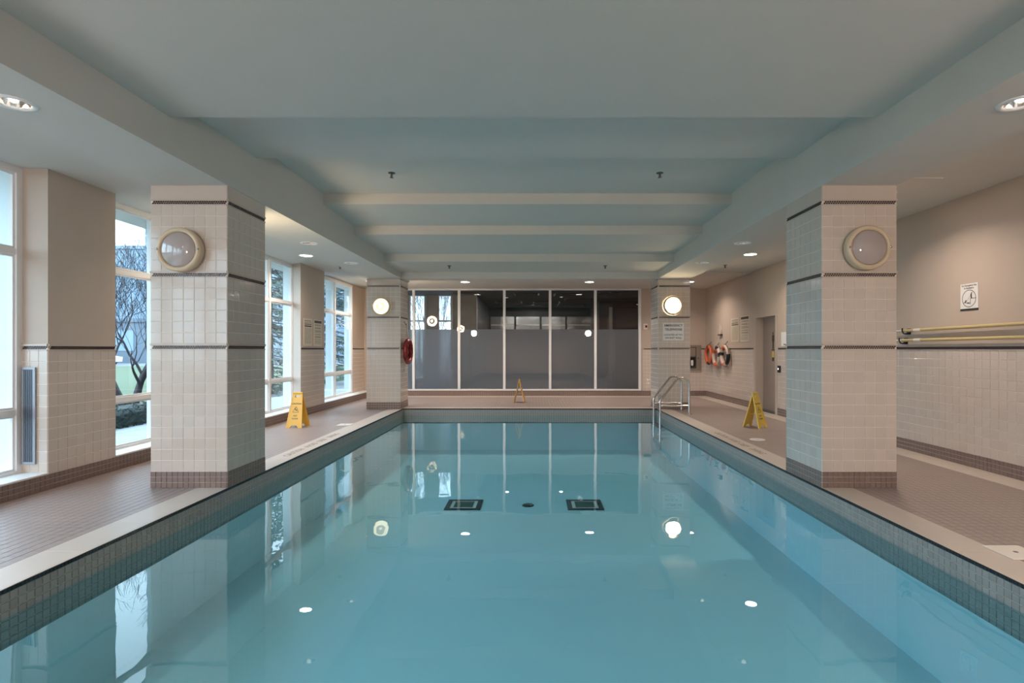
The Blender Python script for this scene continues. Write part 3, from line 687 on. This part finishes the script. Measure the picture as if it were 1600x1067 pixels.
# ------------------------------------------------------------------ wet floor signs
def wet_sign(x, y, rz, label, body, words='CAUTION', h=.60, sep=.30, style=0, wb=.29, wt=.17):
    t = thing('wet_floor_sign', label, 'floor sign', (x, y, 0), rz, None)
    lean = math.atan2(sep/2, h); L_ = h/math.cos(lean)
    for s_ in (-1, 1):
        # panel frame: x across, y up the panel, z outwards
        base = Vector((0, -s_*sep/2*-1, 0)) if False else None
        if s_ == -1: T = frame((0, -sep/2, 0), (1, 0, 0), (0, sep/2, h))
        else: T = frame((0, sep/2, 0), (-1, 0, 0), (0, -sep/2, h))
        hw = lambda v: (wb+(wt-wb)*v/L_)/2
        p = MB(); th = -.014
        def slab(v0, v1, a0, a1, b0, b1):
            vs = [(a0, v0, th), (a1, v0, th), (b1, v1, th), (b0, v1, th), (a0, v0, 0), (a1, v0, 0), (b1, v1, 0), (b0, v1, 0)]
            p.add(vs, [(0,3,2,1),(4,5,6,7),(0,1,5,4),(1,2,6,5),(2,3,7,6),(3,0,4,7)], T=T)
        N = 6; nb = .045
        slab(0, nb, -hw(0), -hw(0)+.07, -hw(nb), -hw(0)+.10); slab(0, nb, hw(0)-.07, hw(0), hw(0)-.10, hw(nb))
        z1_, z2_ = L_-.085, L_-.045
        slab(nb, z1_, -hw(nb), hw(nb), -hw(z1_), hw(z1_))
        slab(z1_, z2_, -hw(z1_), -.045, -hw(z2_), -.04); slab(z1_, z2_, .045, hw(z1_), .04, hw(z2_))
        slab(z2_, L_, -hw(z2_), hw(z2_), -hw(L_), hw(L_))
        # raised rims down both edges
        for sd in (-1, 1):
            p.add([tuple(T @ Vector(q)) for q in ((sd*hw(0), 0, .004), (sd*(hw(0)-.014), 0, .004), (sd*(hw(L_)-.014), L_, .004), (sd*hw(L_), L_, .004), (sd*hw(0), 0, 0), (sd*(hw(0)-.014), 0, 0), (sd*(hw(L_)-.014), L_, 0), (sd*hw(L_), L_, 0))],
                  [(0,1,2,3),(0,4,5,1),(1,5,6,2),(2,6,7,3),(3,7,4,0)])
        pan = p.build('panel', body, t)
        # print: word, warning triangle with falling figure, two lines
        text(words, .038, M['print'], pan, T @ Matrix.Translation((0, L_*.68, .001)), ext=.0005)
        tr = MB()
        def seg(ax, ay, bx, by, w_=.006):
            d = Vector((bx-ax, by-ay)); n_2 = Vector((-d.y, d.x)).normalized()*w_/2
            tr.add([(ax+n_2.x, ay+n_2.y, .0015), (ax-n_2.x, ay-n_2.y, .0015), (bx-n_2.x, by-n_2.y, .0015), (bx+n_2.x, by+n_2.y, .0015)], [(0,1,2,3)], T=T)
        y0_ = L_*.44; A, B, C_ = (-.055, y0_), (.055, y0_), (0, y0_+.10)
        seg(*A, *B); seg(*B, *C_); seg(*C_, *A)
        seg(-.012, y0_+.062, .008, y0_+.035, .014); seg(.008, y0_+.035, .028, y0_+.02, .008); seg(.006, y0_+.035, .03, y0_+.038, .007); seg(-.012, y0_+.06, -.024, y0_+.04, .005)
        tr.lathe([(.008, .0015), (.0005, .0016)], 12, T @ Matrix.Translation((-.016, y0_+.074, 0)))
        tr.build('warning_triangle', M['print'], pan)
        text('WET', .034, M['print'], pan, T @ Matrix.Translation((0, L_*.34, .001)), ext=.0005)
        text('FLOOR', .034, M['print'], pan, T @ Matrix.Translation((0, L_*.26, .001)), ext=.0005)
    MB().tube([(-wt/2, 0, h-.004), (wt/2, 0, h-.004)], .011, 10).build('hinge', body, t)
    MB().box(-.012, .012, -sep*.3, sep*.3, h*.38, h*.40).build('spreader', body, t)
    return t
wet_sign(-4.10, 9.52, math.radians(-4), 'amber wet floor sign on the left walkway below the windows', M['orange_yellow'])
wet_sign(3.86, 9.50, math.radians(40), 'yellow wet floor sign standing open on the right walkway before the door', M['yellow'])
wet_sign(-.35, 13.95, math.radians(86), 'pale yellow wet floor sign seen edge-on before the glazing', M['orange_yellow'], h=.585, sep=.28)

# ------------------------------------------------------------------ lifebuoys
def torus(R, r, T, a0=0, a1=2*PI, n=40, m_=14, squash=1):
    b = MB(); cl = abs(a1-a0-2*PI) < 1e-6; N = n if cl else n+1
    pts = [(R*math.cos(a0+(a1-a0)*i/n), R*math.sin(a0+(a1-a0)*i/n), 0) for i in range(N)]
    v = []; f_ = []
    for i in range(N):
        a = a0+(a1-a0)*i/n
        for k in range(m_):
            q = 2*PI*k/m_; rr = R+r*math.cos(q); v.append((rr*math.cos(a), rr*math.sin(a), r*squash*math.sin(q)))
    for i in range(n if cl else n):
        j = (i+1) % N
        for k in range(m_): f_.append((i*m_+k, j*m_+k, j*m_+(k+1)%m_, i*m_+(k+1)%m_))
    b.add(v, f_, True, T); return b
t = thing('lifebuoy', 'red ring lifebuoy hanging on the side of the far left column', 'lifebuoy', (-2.985, 12.72, 1.31))
Tl = frame((.075, 0, 0), (0,1,0), (0,0,1))
torus(.255, .055, Tl).build('ring', M['red'], t)
for a in (.5, 2.6, 3.7, 5.8): torus(.255, .058, Tl, a-.09, a+.09, 6).build('strap', M['strap_red'], t)
MB().tube([(.075, -.12, .245), (.03, -.02, .62), (.075, .12, .245)], .006, 6).build('hanging_rope', M['rope'], t)
MB().tube([(-.02, -.02, .70), (.0, -.02, .66), (.03, -.02, .61), (.045, -.02, .64)], .010, 8).build('hook', M['darkgrey'], t)
def buoy(y, z, label, m1, m2, straps, tilt=0.0):
    t = thing('ring_buoy', label, 'ring buoy', (WR, y, z))
    T = frame((-.075, 0, 0), (0,-1,0), (0,0,1)) @ Matrix.Rotation(tilt, 4, 'Y')
    torus(.235, .048, T).build('ring', m1, t)
    for (a, wd, mm) in straps: torus(.235, .051, T, a-wd, a+wd, 8).build('strap', mm, t)
    pts = [(-.035, .27*math.cos(a)*1.06, .27*math.sin(a)*1.06) for a in [i*2*PI/32 for i in range(32)]]
    MB().tube([(p[0]-.04, p[1]+.0, p[2]) for p in pts], .006, 6, closed=True).build('grab_line', m2, t)
    MB().tube([(-.002, 0, .37), (-.09, 0, .26), (-.095, 0, .30)], .008, 6).build('hook', M['darkgrey'], t)
    return t
B1 = buoy(15.40, 1.20, 'orange ring buoy with dark straps, hanging nearest the corner', M['orange'], M['black'], [(2.6, .3, M['orange']), (4.9, .35, M['black']), (1.6, .15, M['black'])])
B2 = buoy(14.74, 1.16, 'pale and orange ring buoy, hanging middle of the three', M['pink_white'], M['rope'], [(4.7, .55, M['orange']), (1.3, .35, M['black']), (2.4, .3, M['orange']), (.2, .2, M['black'])])
B3 = buoy(14.10, 1.19, 'dark rimmed ring buoy with orange straps, hanging nearest the door', M['pink_white'], M['black'], [(5.9, .55, M['black']), (4.6, .25, M['orange']), (1.9, .35, M['orange']), (2.9, .2, M['black'])])
for (y, z0, z1) in ((14.95, .80, .55), (14.5, .95, .42), (13.95, .92, .62)):
    pass
for tb, dy, ln in ((B1, -.2, .52), (B2, -.1, .62), (B3, .1, .50)):
    MB().tube([(-.10, dy, -.22), (-.06, dy, -.4), (-.05, dy-.01, -ln)], .006, 6).build('trailing_rope', M['rope'], tb)
# small bracket above the buoys
t = thing('wall_bracket', 'small white two-rod bracket on the wall above the ring buoys', 'bracket', (WR, 14.6, 1.74))
for dy in (-.06, .06): MB().tube([(-.015, dy, .02), (-.012, dy*.8, .27)], .012, 8).build('rod', M['white_plastic'], t)
MB().bbox(-.06, 0, -.11, .11, -.02, .02).build('shelf', M['print'], t)

# ------------------------------------------------------------------ rescue poles on the right wall
for (za, zb, off, lab) in ((1.625, 1.60, .055, 'upper of the two long tan rescue poles on the right wall'), (1.478, 1.472, .055, 'lower of the two long tan rescue poles on the right wall')):
    t = thing('rescue_pole', lab, 'rescue pole', (WR-off, 4.2, za))
    MB().tube([(0, 0, 0), (0, 3.15, zb-za)], .019, 12).build('shaft', M['cream_pole'], t)
    MB().tube([(0, 3.15, zb-za), (0, 4.2, (zb-za)*1.3)], .012, 12).build('end_section', M['white_plastic'], t, label='white telescoping end section')
    MB().tube([(0, 2.80, zb-za), (0, 2.92, zb-za)], .023, 12).build('coupling', M['white_plastic'], t)
for zz, yy, lab in ((1.60, 7.30, 'upper black hook holding the tan rescue pole'), (1.472, 7.36, 'lower black hook holding the tan rescue pole')):
    t = thing('pole_hook', lab, 'hook', (WR, yy, zz))
    MB().tube([(0, 0, -.03), (-.045, 0, -.042), (-.080, 0, -.034), (-.096, 0, 0), (-.094, 0, .035)], .009, 8).build('arm', M['black'], t)
    MB().bbox(-.012, 0, -.035, .035, -.05, .03).build('plate', M['black'], t)

# ------------------------------------------------------------------ signs
def rule_board(name, T, label, style, wd, ht):
    o = T.to_translation(); t = thing(name, label, 'sign', tuple(o)); R = Matrix.Translation(-o) @ T
    MB().bbox(0, wd, 0, ht, 0, .008, .003, T=R).build('board', M['board'], t)
    p, g = MB(), MB(); m_ = wd*.1
    def words(y, h, mb, seed):
        rnd = random.Random(seed); x = m_
        while x < wd-m_-.02:
            w_ = min(rnd.uniform(.02, .06), wd-m_-x); mb.box(x, x+w_, y, y+h, .008, .009, R); x += w_+.008
    if style == 0:
        words(ht*.90, .022, g, 1); words(ht*.84, .016, g, 2); words(ht*.775, .020, p, 3); p.box(m_, wd-m_, ht*.70, ht*.745, .008, .009, R)
        for k in range(22): words(ht*(.64-k*.026), .0055, g, 10+k)
    else:
        p.box(m_*.5, wd-m_*.5, ht*.87, ht*.965, .008, .009, R)
        for k, y in enumerate((.80, .765, .70, .665, .60, .565, .53, .45, .42, .35, .32, .25)): words(ht*y, .012 if k % 2 else .009, p if k % 3 == 0 else g, 40+k)
        for k in range(5): words(ht*(.20-k*.028), .006, g, 60+k)
    p.build('bold_print', M['print'], t); g.build('small_print', M['greyprint'], t)
rule_board('notice_board', frame((WL-.004, 11.08, 1.42), (0,1,0), (0,0,1)), 'cream pool rules board with dark heading bar, left one of the pair between the windows', 0, .43, .57)
rule_board('notice_board', frame((WL-.004, 11.60, 1.42), (0,1,0), (0,0,1)), 'cream pool rules board with dark top block, right one of the pair between the windows', 1, .43, .57)
rule_board('notice_board', frame((WR, 13.86, 1.53), (0,-1,0), (0,0,1)), 'cream pool rules board beside the door, left one, dense small print', 0, .54, .60)
rule_board('notice_board', frame((WR, 13.22, 1.53), (0,-1,0), (0,0,1)), 'cream pool rules board beside the door, right one, dark top block', 1, .52, .62)
# telephone notice on the far right column
o = Vector((3.17, 12.343, 1.555)); t = thing('telephone_notice', 'white notice reading emergency telephone on the far right column', 'sign', tuple(o))
MB().bbox(-.235, .235, -.010, .004, 0, .40, .003).build('board', M['paper'], t)
Tn = frame((0, -.0105, 0), (1,0,0), (0,0,1))
for s_, z, sz, sxx in (('EMERGENCY', .335, .074, .98), ('TELEPHONE', .245, .074, .98), ('LOCATED AT 911', .125, .055, .98), ('ON EAST WALL', .055, .055, .98)):
    text(s_, sz, M['print'], t, Tn @ Matrix.Translation((0, z, 0)), ext=.0008, sx=sxx)
# rescue sign on the right wall
o = Vector((WR, 6.42, 1.80)); t = thing('rescue_sign', 'white sign with a rescue drawing in a circle above the rescue poles', 'sign', tuple(o))
Ts = frame((0, 0, 0), (0,-1,0), (0,0,1))
MB().bbox(0, .255, .022, .31, 0, .006, .002, T=Ts).build('board', M['paper'], t)
MB().box(0, .255, 0, .022, 0, .006, T=Ts).build('foot_bar', M['print'], t, label='black bar along the bottom')
text('For Emergency Use', .027, M['print'], t, Ts @ Matrix.Translation((.128, .288, .0065)), ext=.0005); text('& Assistance', .027, M['print'], t, Ts @ Matrix.Translation((.128, .258, .0065)), ext=.0005)
dg = MB(); Tc = Ts @ Matrix.Translation((.128, .138, .0065))
for k in range(40):
    a, b = 2*PI*k/40, 2*PI*(k+1)/40; r0, r1 = .094, .101
    dg.add([(r0*math.cos(a), r0*math.sin(a), 0), (r1*math.cos(a), r1*math.sin(a), 0), (r1*math.cos(b), r1*math.sin(b), 0), (r0*math.cos(b), r0*math.sin(b), 0)], [(0,1,2,3)], T=Tc)
def ln(ax, ay, bx, by, w_):
    d = Vector((bx-ax, by-ay)); q = Vector((-d.y, d.x)).normalized()*w_/2
    dg.add([(ax+q.x, ay+q.y, .0003), (ax-q.x, ay-q.y, .0003), (bx-q.x, by-q.y, .0003), (bx+q.x, by+q.y, .0003)], [(0,1,2,3)], T=Tc)
ln(.02, -.07, .02, .0, .006); ln(.02, 0, .096, 0, .006); ln(.035, .0, .030, .05, .018); ln(.030, .045, .042, .07, .012); ln(.03, .04, -.04, -.035, .003)
ln(-.09, -.045, .02, -.05, .005); ln(-.06, -.045, -.04, -.018, .015); ln(-.03, -.05, .01, -.055, .012)
dg.build('drawing', M['print'], t)

# ------------------------------------------------------------------ skimmer lids and deck plates
def lid_square(x, y, s, lab):
    t = thing('skimmer_lid', lab, 'skimmer lid', (x, y, .0015))
    MB().bbox(-s/2, s/2, -s/2, s/2, 0, .007, .003).build('plate', M['white_plastic'], t)
    MB().lathe([(.016, .0072), (.012, .0085), (.001, .0085)], 14).build('finger_hole', M['darkgrey'], t)
def lid_round(x, y, r, lab):
    t = thing('skimmer_lid', lab, 'skimmer lid', (x, y, .0))
    MB().lathe([(r, 0), (r, .006), (r-.006, .009), (.001, .009)], 36).build('plate', M['white_plastic'], t)
    MB().box(-.02, .02, -.005, .005, .009, .0095).build('slot', M['darkgrey'], t)
lid_square(3.20, 3.62, .25, 'square white skimmer lid on the right coping nearest the camera')
lid_round(3.36, 8.17, .11, 'round white skimmer lid on the right walkway near the yellow sign')
lid_square(-3.37, 9.78, .24, 'square white skimmer lid on the left walkway beside the coping')

# ------------------------------------------------------------------ outdoors
ground = struct('ground', MB().box(-120, -5.25, -60, 120, -.5, -.12).box(-5.25, 60, 23.4, 120, -.5, -.12).box(-5.25, -1.99, 17.95, 23.4, -.5, -.12), M['asphalt'])
pv = MB()
for i in range(3):
    for k in range(36): pv.bbox(-5.56-(i+1)*.75, -5.56-i*.75-.02, -2+k*.6+(.3 if i % 2 else 0), -2+k*.6+.58+(.3 if i % 2 else 0), -.14, -.085, .006)
pvo = pv.build('paving', M['ext_paving'], ground, kind='stuff')
MB().box(-34, -9.0, -20, 44, -.14, .02).build('lawn', M['grass'], ground)
# low dark hedge: many small leaves
def leafy(n, fn, s, seed):
    rnd = random.Random(seed); b = MB()
    for _ in range(n):
        p = Vector(fn(rnd)); u = Vector((rnd.uniform(-1,1), rnd.uniform(-1,1), rnd.uniform(-1,1))).normalized(); v_ = u.orthogonal().normalized()
        sz = s*rnd.uniform(.6, 1.3); b.add([tuple(p-u*sz), tuple(p+v_*sz*.4), tuple(p+u*sz), tuple(p-v_*sz*.4)], [(0,1,2,3)])
    return b
HN = ('beside the near left window', 'second along the patio', 'behind the near left column', 'with the bare tree rising behind it', 'farthest along the patio')
for k in range(5):
    y0 = 1.0+k*2.6
    t = thing('hedge', 'low dark clipped hedge section outside, ' + HN[k], 'hedge', (-7.9, y0+1.3, -.12), 0, 'hedge sections outside the left windows')
    MB().bbox(-.36, .36, -1.22, 1.22, 0, .36, .08).build('inner_mass', M['hedge'], t)
    leafy(1100, lambda r: (r.choice((-.42, .42, r.uniform(-.42,.42))), r.uniform(-1.23,1.23), r.uniform(.02,.41)), .05, k).build('leaves', M['hedge'], t, kind='stuff')
def bare_tree(x, y, h, seed, label, lean=0.0):
    rnd = random.Random(seed); t = thing('bare_tree', label, 'tree', (x, y, -.12)); tr, br = MB(), MB()
    def grow(p, d, L_, r, lvl):
        n = 4; pts = [p]; rad = [r]; q = p; dd = d
        for i in range(n):
            dd = (dd+Vector((rnd.uniform(-.22,.22), rnd.uniform(-.22,.22), rnd.uniform(-.06,.16)))).normalized()
            q = q+dd*L_/n; pts.append(q); rad.append(max(.0035, r*(1-.45*(i+1)/n)))
        (tr if lvl == 0 else br).tube(pts, r, 6 if lvl < 2 else (4 if lvl < 4 else 3), radii=rad, caps=False)
        if lvl >= 6: return
        kids = 3
        for k in range(kids):
            i = n if k == 0 else rnd.randint(2, n)
            a = rnd.uniform(0, 2*PI); sp = rnd.uniform(.35, .8) if k else .3
            o_ = dd.orthogonal().normalized(); o_.rotate(Matrix.Rotation(a, 3, dd))
            grow(pts[i], (dd+o_*sp+Vector((0,0,.10))).normalized(), L_*rnd.uniform(.68,.86), rad[i]*rnd.uniform(.6,.8), lvl+1)
    for k in range(4):
        a = k*PI/2+rnd.uniform(-.4,.4); grow(Vector((.08*math.cos(a), .08*math.sin(a), 0)), Vector((math.cos(a)*.42, math.sin(a)*.42, 1)).normalized(), h*.28, .075, 0)
    tr.build('trunk', M['bark'], t); br.build('branches', M['bark'], t)
bare_tree(-9.3, 12.6, 4.9, 3, 'bare multi-stemmed tree outside the window behind the near left column')
bare_tree(-18.5, 9.5, 5.5, 5, 'bare tree beyond the garden, seen between two left windows')
bare_tree(-4.6, 24.0, 6.0, 8, 'bare tree seen through the windows of the room behind the glazing')
def conifer(x, y, h, r, seed, label):
    rnd = random.Random(seed); t = thing('conifer', label, 'tree', (x, y, -.12)); b, br = MB(), MB()
    MB().tube([(0,0,0), (0,0,h)], .14, 8, radii=[.16, .02]).build('trunk', M['bark'], t)
    for k in range(300):
        z = h*(.04+.94*rnd.random()); R = r*(1-z/h)**.7*rnd.uniform(.7,1.05); a = rnd.uniform(0, 2*PI); e = Vector((math.cos(a), math.sin(a), -.18))
        p0 = Vector((0,0,z)); p1 = p0+e*R; p2 = p1+Vector((math.cos(a)*.15, math.sin(a)*.15, .10))
        br.tube([p0, p1], .012, 3, caps=False, radii=[.02,.006])
        for q in range(26):
            f_ = rnd.uniform(.25, 1.05); p = p0+e*R*f_+Vector((rnd.uniform(-.10,.10), rnd.uniform(-.10,.10), rnd.uniform(-.10,.04))); u = Vector((math.cos(a)+rnd.uniform(-.9,.9), math.sin(a)+rnd.uniform(-.9,.9), rnd.uniform(-.7,.2))).normalized(); v_ = u.orthogonal().normalized()*.022
            s_ = rnd.uniform(.07, .15); b.add([tuple(p-v_), tuple(p+u*s_*.6-v_*1.3), tuple(p+u*s_), tuple(p+v_)], [(0,1,2,3)])
    br.build('branches', M['bark'], t); b.build('needles', M['conifer'], t, kind='stuff')
conifer(-8.7, 18.0, 7.0, 1.7, 11, 'dusty green conifer outside the second left window')
conifer(-8.7, 23.3, 7.5, 1.7, 12, 'dusty green conifer outside the far left window')
conifer(-12.6, 21.0, 8.0, 1.9, 13, 'dark conifer farther back in the garden')
def building(x0, x1, y0, y1, h, label, m_, nx, nz):
    t = thing('building', label, 'building', ((x0+x1)/2, (y0+y1)/2, -.12)); hx, hy = (x1-x0)/2, (y1-y0)/2
    MB().box(-hx, hx, -hy, hy, 0, h).build('wall', m_, t)
    MB().box(-hx-.2, hx+.2, -hy-.2, hy+.2, h, h+.4).build('parapet', m_, t)
    wx, wz = 2*hx/nx, h/nz
    for i in range(nx):
        for k in range(nz): MB().box(-hx+i*wx+wx*.2, -hx+(i+1)*wx-wx*.2, -hy-.05, -hy+.02, k*wz+wz*.3, k*wz+wz*.8).build('window', M['facade_glass'], t)
    ny = max(2, round(2*hy/wx))
    for i in range(ny):
        for k in range(nz):
            wy = 2*hy/ny; MB().box(hx-.02, hx+.05, -hy+i*wy+wy*.2, -hy+(i+1)*wy-wy*.2, k*wz+wz*.3, k*wz+wz*.8).build('window', M['facade_glass'], t)
building(-70, -46, 66, 80, 13.6, 'lower blue-grey block behind the bare tree', M['facade'], 6, 4)
building(-45.5, -34, 64, 76, 16.6, 'taller blue-grey block behind the bare tree', M['facade'], 4, 5)
building(-66, -30, 58.5, 61.5, 4.4, 'long low slate building across the road', M['facade2'], 9, 1)
building(-28, -16, 63, 71, 18, 'pale blue block far behind the conifers', M['facade'], 5, 6)
def car(x, y, m_, lab):
    t = thing('car', lab, 'car', (x, y, -.12))
    prof = [(-2.1,.3),(2.1,.3),(2.15,.75),(1.2,.9),(.7,1.38),(-1.0,1.42),(-1.6,.95),(-2.15,.85)]
    MB().poly(prof, 1.7, Matrix.Translation((0,-.85,0))).build('body', m_, t)
    MB().poly([(.95,.93),(.62,1.3),(-.92,1.34),(-1.35,.95)], 1.74, Matrix.Translation((0,-.87,0))).build('side_glass', M['facade_glass'], t)
    for sx_ in (-1.35, 1.35):
        for sy in (-.86, .68): MB().lathe([(.001,0),(.3,0),(.33,.03),(.33,.15),(.3,.18),(.001,.18)], 18, frame((sx_, sy, .33), (1,0,0), (0,0,-1))).build('wheel', M['rubber'], t)
car(-46, 55, M['carpaint'], 'dark grey car parked beyond the lawn'); car(-41.5, 51.5, M['carwhite'], 'white car parked beyond the lawn')
t = thing('lamp_post', 'tan post among the bare stems outside', 'post', (-11.9, 14.6, -.12)); MB().tube([(0,0,0), (0,0,1.75)], .06, 8).build('shaft', M['tan_post'], t); MB().bbox(-.09, .09, -.09, .09, 1.75, 1.95, .02).build('cap', M['tan_post'], t)
